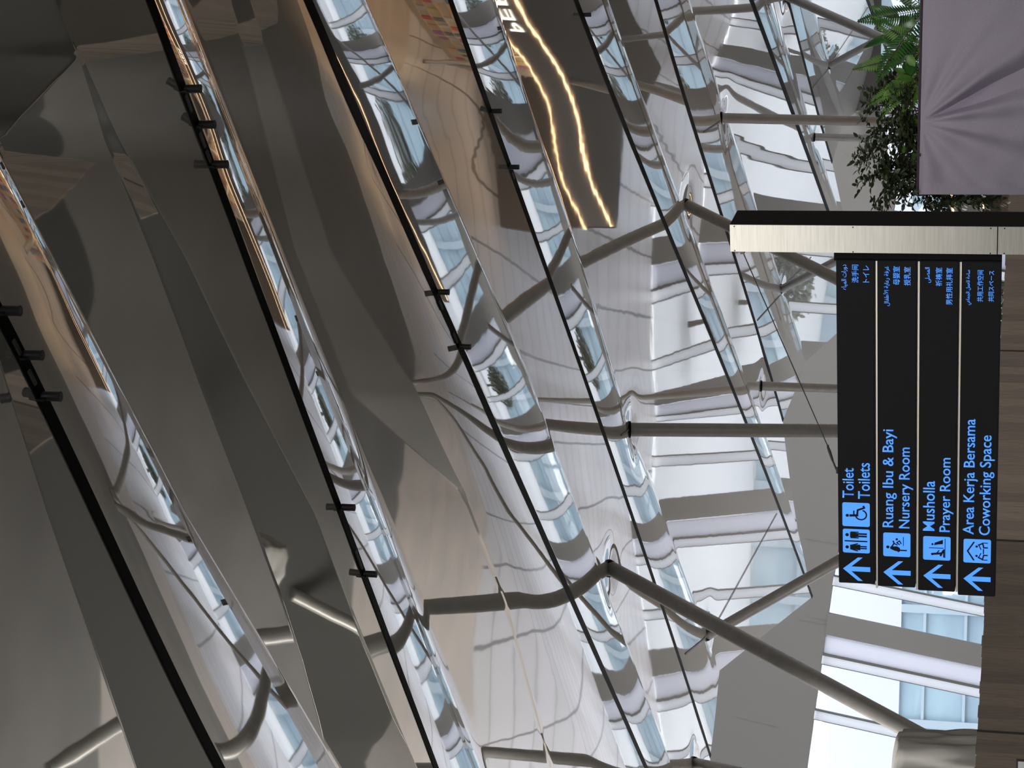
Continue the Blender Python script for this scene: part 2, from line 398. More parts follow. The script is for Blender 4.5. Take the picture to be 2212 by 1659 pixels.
# flat part of the ceiling overhead, behind the first slot
b0 = [atz(smooth_slot('Z', py)-0, py, H0) for py in np.linspace(-1100, 2300, 40)]
vv = []
for p in b0: vv += [p, Vector((p.x-5, p.y-9, p.z+.6)), Vector((p.x*3.0-30*(1 if p.x < 0 else -1), -20, p.z+.2))]
mesh('ceiling', vv, [(i*3+j, i*3+j+1, i*3+j+4, i*3+j+3) for i in range(39) for j in range(2)], M['film'], smooth=True)['kind'] = 'structure'
# black slots
SLW = dict(A=.15, B=.13, C=.20, D=.13, E=.13, F=.14, G=.18, H=.16, I=.2)
SLH = dict(A=.03, B=.03, C=.03, D=.035, E=.06, F=.05, G=.08, H=.03, I=.08)
for idx, k in enumerate('ABCDEFGHI'):
    v = []; lo = -1100 if k in 'ABC' else -2200
    pys = np.linspace(lo, ENDPY[k], 120)
    hw = SLW[k]; dh = SLH[k]
    for i, py in enumerate(pys):
        p = atz(smooth_slot(k, py), py, zslot(k, py)); q = atz(smooth_slot(k, py+5), py+5, zslot(k, py+5))
        t = (q-p).normalized(); n = Vector((-t.y, t.x, 0)).normalized()
        if n.y < 0: n = -n
        zb = p.z-dh
        v += [p-n*hw*.5+Vector((0, 0, -.012)), p+n*hw*.5+Vector((0, 0, zb-p.z)), p+n*hw*.5+Vector((0, 0, .25)), p-n*hw*.5+Vector((0, 0, .25))]
    f = []
    for i in range(len(pys)-1):
        for j in range(4): f.append((i*4+j, i*4+(j+1) % 4, (i+1)*4+(j+1) % 4, (i+1)*4+j))
    f += [(0, 1, 2, 3), tuple((len(pys)-1)*4+j for j in (3, 2, 1, 0))]
    o = mesh('trim_%d' % (idx+1), v, f, M['black']); tag(o, kind='structure', label='black slot between two ceiling panels')
# fine seams
for si, pts in enumerate([[(1520,285),(1557,261)], [(1756,189),(1792,146)], [(1797,132),(1880,8)], [(1636,692),(1687,636)], [(1692,618),(1733,578),(1752,555)],
            [(1480,1413),(1528,1374)], [(1538,1362),(1559,1325),(1678,1109)], [(1342,940),(1364,926)]]):
    v = []; n = 16; L = []
    for a, b in zip(pts, pts[1:]):
        for i in range(n): t = i/(n-1); L.append((a[0]+(b[0]-a[0])*t, a[1]+(b[1]-a[1])*t))
    P3 = [surf_pt(x, y, 0) for x, y in L]
    for p in P3: p.z += dimple(p.x, p.y)-.02
    for i, p in enumerate(P3):
        t = (P3[min(i+1, len(P3)-1)]-P3[max(i-1, 0)]); t.z = 0; s = Vector((-t.y, t.x, 0)).normalized()*.03; v += [p-s, p+s]
    o = mesh('trim_%d' % (si+20), v, [(2*i, 2*i+1, 2*i+3, 2*i+2) for i in range(len(P3)-1)], M['seam']); tag(o, kind='structure', label='fine joint line across a ceiling panel')

# ------------------------------------------------------------------ hall shell
YF = 134; RZ = 30
def struct(o): o['kind'] = 'structure'; return o
struct(mesh('floor', [(-60, -40, 0), (60, -40, 0), (60, 43, 0), (5, 43, 0), (-6, 53, 0), (-60, 53, 0)], [(0, 1, 2, 3, 4, 5)], M['darkzone']))  # unseen dark zone added, edge slanted so the tilted ceiling facets mirror dark
struct(mesh('floor', [(-60, 53, 0), (-6, 53, 0), (5, 43, 0), (60, 43, 0), (60, 66, 0), (-60, 66, 0)], [(0, 1, 2, 3, 4, 5)], M['darkfloor']))
struct(mesh('floor', [(-60, 66, 0), (60, 66, 0), (60, 76, 0), (-60, 76, 0)], [(0, 1, 2, 3)], M['marble']))
struct(mesh('floor', [(-60, 76, 0), (60, 76, 0), (60, YF, 0), (-60, YF, 0)], [(0, 1, 2, 3)], M['tiles']))
struct(MB().box((-60.4, -40, 0), (-60, YF, RZ)).build('wall_left', M['wall']))
struct(MB().box((60, -40, 0), (60.4, YF, RZ)).build('wall_right', M['wall']))
bw = MB(); bw.box((-60, -40.4, 7), (60, -40, RZ)).box((-60, -40.4, 0), (-14, -40, 7)).box((14, -40.4, 0), (60, -40, 7))  # middle left open, an unseen gap added to light the sign's front
struct(bw.build('wall_back', M['wall']))
struct(MB().box((-60, -40, RZ), (60, 66, RZ+.4)).build('ceiling', M['darkwall']))
# glazed roof over the far bay, carried on steel beams
gr = struct(mesh('window_40', [(-60, 66, RZ+.1), (60, 66, RZ+.1), (60, YF, RZ+.1), (-60, YF, RZ+.1)], [(0, 1, 2, 3)], M['roofglass']))
bm_ = MB()
for x in range(-60, 61, 4): bm_.box((x-.12, 66, RZ-.3), (x+.12, YF, RZ+.4))
for y in range(66, YF+1, 6): bm_.box((-60, y-.12, RZ-.4), (60, y+.12, RZ+.4))
bm_.build('roof_beams', M['white'], gr)
LEAN = .155
_h = [aty(1743, 1659, YF), aty(1798, 1265, YF), aty(1937, 415, YF)]
HL = [(-62, 15.5)]+[(p.x, p.z) for p in _h]+[(17.5, 12.2), (62, 13)]
def head(x): return interp(x, HL)
def head_on(x8):       # intersection of a leaning line (x at z=8) with the head line
    z = 11
    for _ in range(20): z = head(x8+LEAN*(z-8))
    return x8+LEAN*(z-8), z
wv = []; wf_ = []
xs = sorted(list(np.linspace(-60, 60, 61))+[p.x for p in _h]); mbw = MB()
for a, b in zip(xs, xs[1:]):
    mbw.add([(a, YF, head(a)), (b, YF, head(b)), (b, YF+.5, head(b)), (a, YF+.5, head(a)), (a, YF, RZ+.4), (b, YF, RZ+.4), (b, YF+.5, RZ+.4), (a, YF+.5, RZ+.4)],
            [(0, 1, 5, 4), (3, 7, 6, 2), (0, 3, 2, 1), (4, 5, 6, 7)])
struct(mbw.build('wall_far', M['wall']))
# thin joints in the grey wall
jm = MB()
for px1, py1, px2, py2 in [(1756, 1335, 1790, 1342), (1590, 1550, 1680, 1572), (1740, 1165, 1812, 1176), (1725, 1340, 1785, 1350), (1820, 330, 1932, 414)]:
    a = aty(px1, py1, YF-.01); b = aty(px2, py2, YF-.01); jm.tube([a, b], .02, 4)
struct(jm.build('trim_30', M['seam']))
def x8(py, px=None):   # x at z=8 of a leaning line through the head line at picture row py
    px = px or interp(py, [(415, 1937), (1265, 1798), (1659, 1743)])
    p = aty(px, py, YF); return p.x+LEAN*(8-p.z)
def lean_quad(xa, xb, y0, y1, mat, name, parent=None, z0=0.0):
    (xA, zA), (xB, zB) = head_on(xa), head_on(xb); fa = xa+LEAN*(z0-8); fb = xb+LEAN*(z0-8)
    m = MB().add([(fa, y0, z0), (fb, y0, z0), (xB, y0, zB), (xA, y0, zA), (fa, y1, z0), (fb, y1, z0), (xB, y1, zB), (xA, y1, zA)],
                 [(0, 1, 2, 3), (4, 7, 6, 5), (0, 3, 7, 4), (1, 5, 6, 2), (0, 4, 5, 1), (3, 2, 6, 7)])
    return m.build(name, mat, parent)
base = x8(1553); sc8 = (x8(1265)-x8(1553))/288
wn = 0
for n in range(-7, 10):
    o = lambda d: base+(289*n+d)*sc8
    def X8(d): return base+(289*n+d)*sc8
    if X8(289) > 58 or X8(0) < -58: continue
    wn += 1
    wi = struct(lean_quad(X8(0), X8(289), YF+.24, YF+.26, M['pane'], 'window_%d' % wn))
    lean_quad(X8(0), X8(20), YF-.1, YF+.6, M['fin'], 'fin', wi)
    lean_quad(X8(120), X8(141), YF-.1, YF+.6, M['fin'], 'fin', wi)
    lean_quad(X8(143), X8(181), YF+.1, YF+.2, M['frost'], 'frosted_panel', wi)
    lean_quad(X8(138), X8(143), YF-.12, YF+.3, M['driver'], 'dark_frame', wi)
    lean_quad(X8(19), X8(22), YF-.12, YF+.3, M['driver'], 'dark_frame', wi)
    lean_quad(X8(-1), X8(.5), YF-.12, YF+.3, M['driver'], 'dark_frame', wi)
    lean_quad(X8(118.5), X8(120), YF-.12, YF+.3, M['driver'], 'dark_frame', wi)
    if n != -1: lean_quad(X8(183), X8(229), YF-.2, YF+.4, M['wall'], 'grey_mullion', wi)
# ------------------------------------------------------------------ outside
struct(mesh('floor', [(-150, YF+.5, -.05), (150, YF+.5, -.05), (150, 300, -.05), (-150, 300, -.05)], [(0, 1, 2, 3)], M['ground']))
bd = empty('building', (0, 184, 0)); tag(bd, 'white building with a band of pale blue glass seen through the far windows', 'building')
zb = aty(1945, 1400, 184).z
MB().box((-75, 0, zb), (75, 8, 34)).build('wall', M['outwall'], bd)
MB().box((-75, .4, 0), (75, 8, zb)).build('glass_band', M['outglass'], bd)
mm = MB()
for x in range(-74, 75, 5): mm.box((x, 0, 0), (x+.7, .4, zb))
for z in (4, 7.5, 11): mm.box((-75, .1, z), (75, .4, z+.25))
mm.build('frame', M['outframe'], bd)

# ------------------------------------------------------------------ pipes
for i, (lab, t, b, s_, ex) in enumerate(PIPES):
    p = surf_pt(*t, 0); dt = ray(*t); k = (p.z-EYE)/dt[2]
    q = ray(*b)*k*s_; q = Vector((q[0], q[1], q[2]+EYE))
    dirv = (q-p).normalized(); q2 = q+(q-p)*ex
    if q2.z < 0: q2 = p+(q-p)*((p.z)/(p.z-q.z))
    if ex >= .9 or ex == .6 or ex == .5 or ex == .55: q2 = p+(q-p)*(p.z/(p.z-q.z))
    vert = abs(dirv.z) > .985
    name = 'column' if vert else 'strut'
    o = empty('steel_'+name, (q2.x, q2.y, q2.z)); tag(o, lab, name, 'round steel supports under the ceiling')
    top = p-dirv*.5+Vector((0, 0, .0)); off = Vector(o.location)
    jt = p+dirv*1.1
    MB().tube([top-off, jt-dirv*.012-off], .2, 40).tube([jt+dirv*.012-off, q2-off], .2, 40).tube([jt-dirv*.05-off, jt+dirv*.05-off], .193, 40).build('shaft', M['pipe'], o, smooth=True)
    pt = p+Vector((0, 0, dimple(p.x, p.y)))
    MB().tube([pt-dirv*.10-off, pt+dirv*.04-off], .245, 32).build('collar', M['black'], o)
# ------------------------------------------------------------------ ceiling spotlights
SP = [('A',22,671,'cylinder spotlight at the left picture edge, first of three on the nearest slot'),
 ('A',70,767,'cylinder spotlight, middle of the three on the nearest slot'),
 ('A',110,856,'cylinder spotlight, lowest of the three on the nearest slot'),
 ('B',415,192,'cylinder spotlight, top one of the close trio on the second slot'),
 ('B',446,269,'cylinder spotlight, middle one of the close trio on the second slot'),
 ('B',474,355,'cylinder spotlight, last one of the close trio on the second slot'),
 ('B',751,1096,'cylinder spotlight, upper of the lone pair further along the second slot'),
 ('B',799,1240,'cylinder spotlight, lower of the lone pair further along the second slot'),
 ('C',957,631,'cylinder spotlight on the third slot, upper of its pair, by the warm lit streak'),
 ('C',1004,749,'cylinder spotlight on the third slot, lower of its pair, over the window reflections'),
 ('D',1072,240,'cylinder spotlight on the fourth slot, upper of its pair'),
 ('D',1110,361,'cylinder spotlight on the fourth slot, lower of its pair'),
 ('E',1267,32,'single cylinder spotlight on the fifth slot near the top edge')]
def make_spot():
    r = empty('ceiling_spotlight')
    body = MB().tube([(0, 0, -.105), (0, 0, .095)], .053, 28)
    body.tube([(0, 0, .093), (0, 0, .105)], [.053, .046], 28); body.tube([(0, 0, -.112), (0, 0, -.100)], [.055, .055], 28)
    body.build('body', M['lampblack'], r, smooth=True)
    MB().tube([(0, 0, -.106), (0, 0, -.114)], .036, 20).build('lens', M['driver'], r)
    MB().box((-.012, -.10, .03), (.012, -.03, .075), 0).box((-.012, -.11, .03), (.012, -.085, .16)).build('bracket', M['lampblack'], r)
    MB().tube([(0, -.1, .15), (0, -.1, .19)], .03, 16).build('mount', M['lampblack'], r)
    return r
spot0 = make_spot()
def copy_tree(o, parent=None):
    c = o.copy(); C.objects.link(c); c.parent = parent
    for ch in o.children: copy_tree(ch, c)
    return c
for i, (k, px, py, lab) in enumerate(SP):
    o = spot0 if i == 0 else copy_tree(spot0)
    h = zslot(k, py)-.11; p = atz(px, py, h); o.location = p
    o.rotation_euler = (0, 0, math.radians(-25))
    tag(o, 'black '+lab, 'spotlight', 'black cylinder spotlights hanging from the ceiling slots')
# grey driver boxes in the slots
DR = [('A',(735,765)),('A',(800,830)),('B',(205,240)),('B',(286,318)),('B',(325,350)),('B',(1190,1228)),('C',(650,668)),('C',(720,740)),('D',(372,386))]
d0 = None
for i, (k, (ya, yb)) in enumerate(DR):
    sx = {'A': 5, 'B': 4}.get(k, 3)
    a = atz(smooth_slot(k, ya)+sx, ya, zslot(k, ya)-.04); b = atz(smooth_slot(k, yb)+sx, yb, zslot(k, yb)-.04)
    t = (b-a).normalized(); n = Vector((-t.y, t.x, 0)).normalized()*.022; up = Vector((0, 0, .03))
    c = (a+b)/2
    o = MB().add([q-c for q in (a-n, b-n, b+n, a+n, a-n+up, b-n+up, b+n+up, a+n+up)], [(0, 1, 2, 3), (4, 7, 6, 5), (0, 4, 5, 1), (1, 5, 6, 2), (2, 6, 7, 3), (3, 7, 4, 0)]).build('driver_box', M['driver'])
    o.location = c
    nth = {'A': 'nearest', 'B': 'second', 'C': 'third', 'D': 'fourth'}[k]
    wh = ['beside its middle spotlight', 'beside its lowest spotlight', 'between the top two spotlights', 'between the lower two spotlights', 'touching the lowest of its three spotlights', 'between its lone pair of spotlights',
          'just under its upper spotlight', 'just above its lower spotlight', 'just past its lower spotlight'][i]
    tag(o, 'slim grey driver box in the %s slot %s' % (nth, wh), 'driver box', 'grey driver boxes in the black slots')

# ------------------------------------------------------------------ direction sign
PSI = math.radians(20.5); SW, SH = 2.19, 1.0
TR = aty(1805, 563, 12.7); axis = Vector((-math.cos(PSI), math.sin(PSI), 0)); TL = TR+axis*SW
sg = empty('direction_sign', (TL.x, TL.y, 0), -PSI); Z0 = TR.z
tag(sg, 'black backlit airport direction sign with blue lettering on a steel post', 'sign')
# local frame: x to the right, y away, z up; front face at y=0, top z=Z0
# picture -> local: solved by intersecting the face plane
nrm = Vector((-math.sin(PSI), -math.cos(PSI), 0)); right = -axis
def loc(px, py, off=0):
    d = Vector(ray(px, py)); o = Vector((0, 0, EYE)); tt = (TL-o).dot(nrm)/d.dot(nrm); p = o+d*tt
    return ((p-TL).dot(right), p.z)
# panels
def corners(px0, px1):   # left edge heights
    return loc(px0, 1268)[1], loc(px1, 1268)[1]
rows = [(1812, 1890.5), (1896, 1977), (1983, 2063), (2069, 2150)]
panels = []
ztops = [loc(a, 1266)[1] for a, b in rows]; zbots = [loc(b, 1266)[1] for a, b in rows]
for i in range(4):
    xe = loc(2000, [1268, 1271, 1276, 1282][i])[0]
    pn = MB().box((xe, 0, zbots[i]), (SW+.005, .09, ztops[i]), .004).build('sign_panel', M['panel'], sg)
    pn['label'] = ['top panel: toilets', 'second panel: nursery room', 'third panel: prayer room', 'bottom panel: coworking space'][i]
    panels.append(pn)
for i in range(3):
    zz0, zz1 = zbots[i]-.002, ztops[i+1]+.002
    MB().box((-.012, .03, zz1), (SW, .07, zz0)).build('spacer_bar', M['bar'], sg)
MB().box((SW-.005, .02, zbots[3]+.0), (SW+.05, .085, Z0+.012)).build('end_bracket', M['postside'], sg)
# post
pxL = loc(1800, 543)[0]; pxR = loc(1800, 482.5)[0]; ztop = loc(1578, 512)[1]
MB().box((pxL, -.03, 0), (pxR-.004, .30, ztop), .003).build('post', M['postside'], sg)
MB().box((pxL+.002, -.034, 1.2), (pxR-.004, -.03, ztop-.002)).build('steel_face', M['steel'], sg)['label'] = 'brushed steel front of the post'
zj = loc(2155, 520)[1]
MB().box((pxL, -.036, zj-.003), (pxR-.004, -.0335, zj+.003)).build('face_joint', M['postside'], sg)
for xx in (pxL+.008, pxR-.014):
    for z in (zj+.04, zj-.04, zj+.85, ztop-.03): MB().tube([(xx, -.034, z), (xx, -.037, z)], .004, 8).build('rivet', M['postside'], sg)
# stay cable and turnbuckle
def l3(px, py, y=.04):
    a = loc(px, py); return Vector((a[0], y, a[1]))
c0, c1, c2, c3 = l3(1602, 547), l3(1787, 970), l3(1797, 1000), l3(1806, 1021)
MB().tube([c0, c1], .0035, 8).build('stay_cable', M['cable'], sg)
MB().tube([c1, c1+(c2-c1)*.3, c2], [.006, .010, .008], 8).tube([c2, c3], .006, 8).tube([c1-Vector((.012, 0, 0)), c1+Vector((.012, 0, 0))], .007, 8).tube([c3-Vector((.02, 0, .004)), c3+Vector((.02, 0, -.004))], .008, 8).build('turnbuckle', M['cable'], sg)
MB().box(tuple(c0+Vector((-.012, -.02, -.012))), tuple(c0+Vector((.05, .02, .012)))).build('cable_bracket', M['cable'], sg)
# glyphs -----------------------------------------------------------------
FORMS = {'ا': 'FE8D FE8E', 'أ': 'FE83 FE84', 'ة': 'FE93 FE94', 'ت': 'FE95 FE96 FE97 FE98', 'ج': 'FE9D FE9E FE9F FEA0', 'ح': 'FEA1 FEA2 FEA3 FEA4', 'د': 'FEA9 FEAA', 'ر': 'FEAD FEAE',
 'س': 'FEB1 FEB2 FEB3 FEB4', 'ص': 'FEB9 FEBA FEBB FEBC', 'ط': 'FEC1 FEC2 FEC3 FEC4', 'ع': 'FEC9 FECA FECB FECC', 'غ': 'FECD FECE FECF FED0', 'ف': 'FED1 FED2 FED3 FED4', 'ل': 'FEDD FEDE FEDF FEE0',
 'م': 'FEE1 FEE2 FEE3 FEE4', 'ه': 'FEE9 FEEA FEEB FEEC', 'و': 'FEED FEEE', 'ى': 'FEEF FEF0', 'ي': 'FEF1 FEF2 FEF3 FEF4', '\u0001': 'FEF7 FEF8'}
def shape(s):
    s = s.replace('لأ', '\u0001'); out = []
    for i, c in enumerate(s):
        if c == ' ': out.append(' '); continue
        f = FORMS[c].split(); pj = i > 0 and s[i-1] != ' ' and len(FORMS[s[i-1]].split()) == 4; nj = i < len(s)-1 and s[i+1] != ' ' and len(f) == 4
        out.append(chr(int(f[(1 if pj else 0)] if not nj else f[3 if pj else 2], 16)))
    return ''.join(out[::-1])
def text_mesh(name, s, bold=0.0, ext=.0006):
    cu = bpy.data.curves.new(name, 'FONT'); cu.body = s; cu.size = 1; cu.offset = bold; cu.resolution_u = 3
    o = bpy.data.objects.new(name, cu); C.objects.link(o); bpy.context.view_layer.update()
    me = bpy.data.meshes.new_from_object(o.evaluated_get(bpy.context.evaluated_depsgraph_get())); bpy.data.objects.remove(o)
    return me
def put_text(name, s, x0, x1, zb, zh, mat, parent, y=-.002, bold=.0, fitz=True):
    """fit text between x0..x1; zb = bottom of the ink, zh = ink height (None: keep proportion)"""
    me = text_mesh(name, s, bold); n = len(me.vertices)
    if n == 0: return None
    a = np.empty(n*3); me.vertices.foreach_get('co', a); a = a.reshape(-1, 3); mn, mx = a.min(0), a.max(0)
    sx = (x1-x0)/(mx[0]-mn[0]); sz = zh/(mx[1]-mn[1])
    b = np.zeros_like(a); b[:, 0] = x0+(a[:, 0]-mn[0])*sx; b[:, 2] = zb+(a[:, 1]-mn[1])*sz; b[:, 1] = y
    me.vertices.foreach_set('co', b.ravel()); me.materials.clear(); me.materials.append(mat); me.update()
    o = bpy.data.objects.new(name, me); C.objects.link(o); o.parent = parent
    sd = o.modifiers.new('thickness', 'SOLIDIFY'); sd.thickness = .0015; sd.offset = 0
    return o
def xl(py, px=2000): return loc(px, py)[0]
def zl(px, py=1150): return loc(px, py)[1]
LAT = [  # panel, text, py start, py end, baseline px, ink (top px, bottom px)
 (0, 'Toilet', 1082, 1017, 1820, 1844.5), (0, 'Toilets', 1083, 1004.5, 1853.5, 1879.5),
 (1, 'Ruang Ibu & Bayi', 1142, 930, 1906.5, 1937.5), (1, 'Nursery Room', 1143, 968, 1942, 1972.5),
 (2, 'Musholla', 1146, 1038.5, 1994, 2019.5), (2, 'Prayer Room', 1147, 987.5, 2030, 2060),
 (3, 'Area Kerja Bersama', 1150, 902, 2081.5, 2113), (3, 'Coworking Space', 1150.5, 936, 2116, 2148)]
for pi, s, ya, yb, pt_, pb_ in LAT:
    put_text('lettering', s, xl(ya), xl(yb), zl(pb_, (ya+yb)/2), zl(pt_, (ya+yb)/2)-zl(pb_, (ya+yb)/2), M['blue'], panels[pi], bold=.007)
EAST = [(0, shape('دورات المياه'), 628, 573.6, 1817.5, 1831.5), (0, '洗手间', 612.7, 573.6, 1840, 1854.5), (0, 'トイレ', 611.6, 575, 1864, 1877.5),
 (1, shape('غرفة رعاية الأطفال'), 662, 576, 1908, 1922.5), (1, '母婴室', 616, 576, 1929, 1944), (1, '授乳室', 617, 577, 1952.5, 1967),
 (2, shape('المصلى'), 610.5, 577, 1998, 2011.5), (2, '祈祷室', 617.5, 577.5, 2021, 2035), (2, '男性用礼拝室', 657.5, 578, 2043.6, 2058),
 (3, shape('ساحة للعمل الجماعي'), 657, 582, 2087, 2099.5), (3, '共用工作空间', 649.6, 582, 2111, 2124.5), (3, '共同スペース', 649, 583, 2135.5, 2148)]
for pi, s, ya, yb, pt_, pb_ in EAST:
    put_text('lettering', s, xl(ya), xl(yb), zl(pb_, 600), zl(pt_, 600)-zl(pb_, 600), M['blue'], panels[pi], bold=.002)
def disc(cx, cz, r, n=24): return [(cx+r*math.cos(2*math.pi*i/n), cz+r*math.sin(2*math.pi*i/n)) for i in range(n)]
def stroke(pts, w_):
    out = []
    for (x0, z0), (x1, z1) in zip(pts, pts[1:]):
        L = math.hypot(x1-x0, z1-z0) or 1; nx, nz = -(z1-z0)/L*w_/2, (x1-x0)/L*w_/2; ex, ez = (x1-x0)/L*w_*.25, (z1-z0)/L*w_*.25
        out.append([(x0+nx-ex, z0+nz-ez), (x1+nx+ex, z1+nz+ez), (x1-nx+ex, z1-nz+ez), (x0-nx-ex, z0-nz-ez)])
    return out
def arc(cx, cz, r, a0, a1, n=18): return [(cx+r*math.cos(math.radians(a0+(a1-a0)*i/n)), cz+r*math.sin(math.radians(a0+(a1-a0)*i/n))) for i in range(n+1)]
ICON = {}
ICON['toilet'] = [disc(.24, .84, .065), [(.17, .73), (.31, .73), (.36, .35), (.12, .35)], *stroke([(.17, .72), (.09, .45)], .045), *stroke([(.31, .72), (.39, .45)], .045), *stroke([(.20, .36), (.20, .12)], .05), *stroke([(.28, .36), (.28, .12)], .05),
  *stroke([(.5, .92), (.5, .10)], .05), disc(.76, .84, .065), [(.65, .73), (.87, .73), (.87, .68), (.84, .42), (.68, .42), (.65, .68)], *stroke([(.64, .70), (.64, .42)], .04), *stroke([(.88, .70), (.88, .42)], .04), *stroke([(.71, .45), (.71, .12)], .065), *stroke([(.81, .45), (.81, .12)], .065)]
ICON['wheelchair'] = [disc(.46, .82, .06), *stroke([(.46, .72), (.48, .44)], .09), *stroke([(.47, .58), (.66, .58)], .05), *stroke([(.48, .46), (.70, .44), (.80, .20), (.87, .23)], .07), *stroke(arc(.50, .32, .20, 105, 340), .05)]
ICON['nursery'] = [disc(.40, .83, .06), [(.33, .74), (.42, .74), (.44, .50), (.40, .42), (.22, .44), (.26, .60)], *stroke([(.36, .72), (.56, .60), (.66, .63)], .05), *stroke([(.56, .60), (.50, .48)], .04), [(.18, .46), (.42, .46), (.36, .38), (.24, .38)],
  *stroke([(.28, .40), (.28, .14)], .05), disc(.74, .50, .045), *stroke([(.52, .40), (.60, .50), (.68, .40), (.56, .34)], .04), *stroke([(.48, .26), (.84, .26)], .025)]
ICON['prayer'] = [disc(.26, .66, .05), *stroke([(.27, .60), (.30, .34)], .08), *stroke([(.27, .52), (.42, .42)], .04), *stroke([(.20, .36), (.42, .26)], .07), *stroke([(.14, .24), (.46, .24)], .05), *stroke([(.52, .78), (.52, .26)], .025),
  disc(.68, .66, .04), [(.64, .60), (.74, .58), (.88, .28), (.70, .28), (.68, .45)], *stroke([(.12, .20), (.92, .20)], .025)]
ICON['coworking'] = [*stroke([(.12, .62), (.50, .85), (.88, .62)], .055), disc(.30, .52, .045), disc(.70, .52, .045), *stroke([(.24, .46), (.16, .30), (.34, .26), (.34, .12)], .05), *stroke([(.24, .44), (.42, .36)], .035), *stroke([(.76, .46), (.84, .30), (.66, .26), (.66, .12)], .05),
  *stroke([(.76, .44), (.58, .36)], .035), *stroke([(.40, .27), (.60, .27)], .04), *stroke([(.14, .32), (.14, .12)], .03), *stroke([(.86, .32), (.86, .12)], .03)]
def rrect(x0, z0, x1, z1, r, n=5):
    out = []
    for cx, cz, a in ((x1-r, z1-r, 0), (x0+r, z1-r, 90), (x0+r, z0+r, 180), (x1-r, z0+r, 270)): out += arc(cx, cz, r, a, a+90, n)
    return out
def pict(pi, kind, pya, pyb, pxa, pxb):
    x0, x1 = xl(pya), xl(pyb); z0, z1 = zl(pxb, pya), zl(pxa, pya)
    sq = MB().prism(rrect(x0, z0, x1, z1, .012), -.002, 0.0).build('pictogram_square', M['blue'], panels[pi])
    m = MB()
    for j, poly in enumerate(ICON[kind]):
        m.prism([(x0+(x1-x0)*a, z0+(z1-z0)*b) for a, b in poly], -.0045-.00002*j, -.0025)
    m.build('pictogram', M['panel'], panels[pi])
pict(0, 'toilet', 1201, 1149.5, 1821, 1879); pict(0, 'wheelchair', 1143.5, 1092, 1820, 1879)
pict(1, 'nursery', 1205, 1154, 1908, 1966.5); pict(2, 'prayer', 1208.5, 1158, 1994, 2053); pict(3, 'coworking', 1210.5, 1160, 2081, 2140)
for pi, (pya, pyb, pxa, pxb) in enumerate([(1261.5, 1211, 1821.5, 1880), (1265, 1215, 1908.5, 1967), (1268, 1218.5, 1994.5, 2053), (1270, 1220.5, 2081, 2139.5)]):
    x0, x1 = xl(pya), xl(pyb); z0, z1 = zl(pxb, pya), zl(pxa, pya)
    ar = [(0.5, 1), (1, .45), (1, .28), (.60, .70), (.60, 0), (.40, 0), (.40, .70), (0, .28), (0, .45)]
    MB().prism([(x0+(x1-x0)*a, z0+(z1-z0)*b) for a, b in ar], -.002, 0).build('arrow', M['blue'], panels[pi])

# ------------------------------------------------------------------ wood-look hoarding
pL = aty(2103, 1720, 26); pL.z = 0
hA = aty(2105, 1659, 28); hB = aty(2172, 560, 39)
zt = hA.z
def hoard_pt(py, topx=None):
    px = interp(py, [(560, 2172), (1659, 2105)]) if topx is None else topx
    d = ray(px, py); t = (zt-EYE)/d[2]; return Vector((d[0]*t, d[1]*t, zt))
ha, hb = hoard_pt(1659), hoard_pt(560); hdir = (hb-ha); hdir.z = 0; hlen = hdir.length; hdir.normalize()
ang = math.atan2(hdir.y, hdir.x)
def hoard_s(py):
    d = Vector(ray(2150, py)); d.z = 0; nn = Vector((-hdir.y, hdir.x, 0)); t = ha.xy.dot(nn.xy)/d.xy.dot(nn.xy); p = d*t
    return (p.xy-ha.xy).dot(hdir.xy)
joints = [hoard_s(2600), hoard_s(1740), hoard_s(1580), hoard_s(1166), hoard_s(757), hoard_s(350), hoard_s(-60)]
labs = ['far lower end, mostly outside the frame', 'below the cloth-covered base', 'under the window with the long strut', 'under the middle of the direction sign', 'by the post of the direction sign', 'behind the lavender box', '']
for i in range(1, 6):
    s0, s1 = joints[i], joints[i+1]; o = empty('wood_hoarding_panel', ha.xy.to_3d()+hdir*s0, ang)
    tag(o, ['', 'dark brown plank hoarding panel at the bottom edge beside the cloth-covered base', 'brown plank hoarding panel between the big window and the sign end', 'brown plank hoarding panel beneath the middle of the sign', 'lighter brown plank hoarding panel next to the sign post', 'brown plank hoarding panel glimpsed beside the lavender box'][i], 'hoarding', 'wood-look hoarding panels')
    m = MB(); x = 0; w0 = .245; n = max(1, round((s1-s0-.04)/w0)); ww = (s1-s0-.04)/n
    for j in range(n):
        m.box((x+.004, -.012, 0.02), (x+ww-.004, .012, zt+random.uniform(-.012, .012)), 0); x += ww
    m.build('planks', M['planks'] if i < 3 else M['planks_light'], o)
    MB().box((0, .0125, 0.02), (s1-s0-.045, .05, zt-.02)).build('backing', M['stem'], o)
    MB().box((s1-s0-.04, -.02, 0), (s1-s0-.005, .03, zt-.005)).build('metal_joint', M['cable'], o)
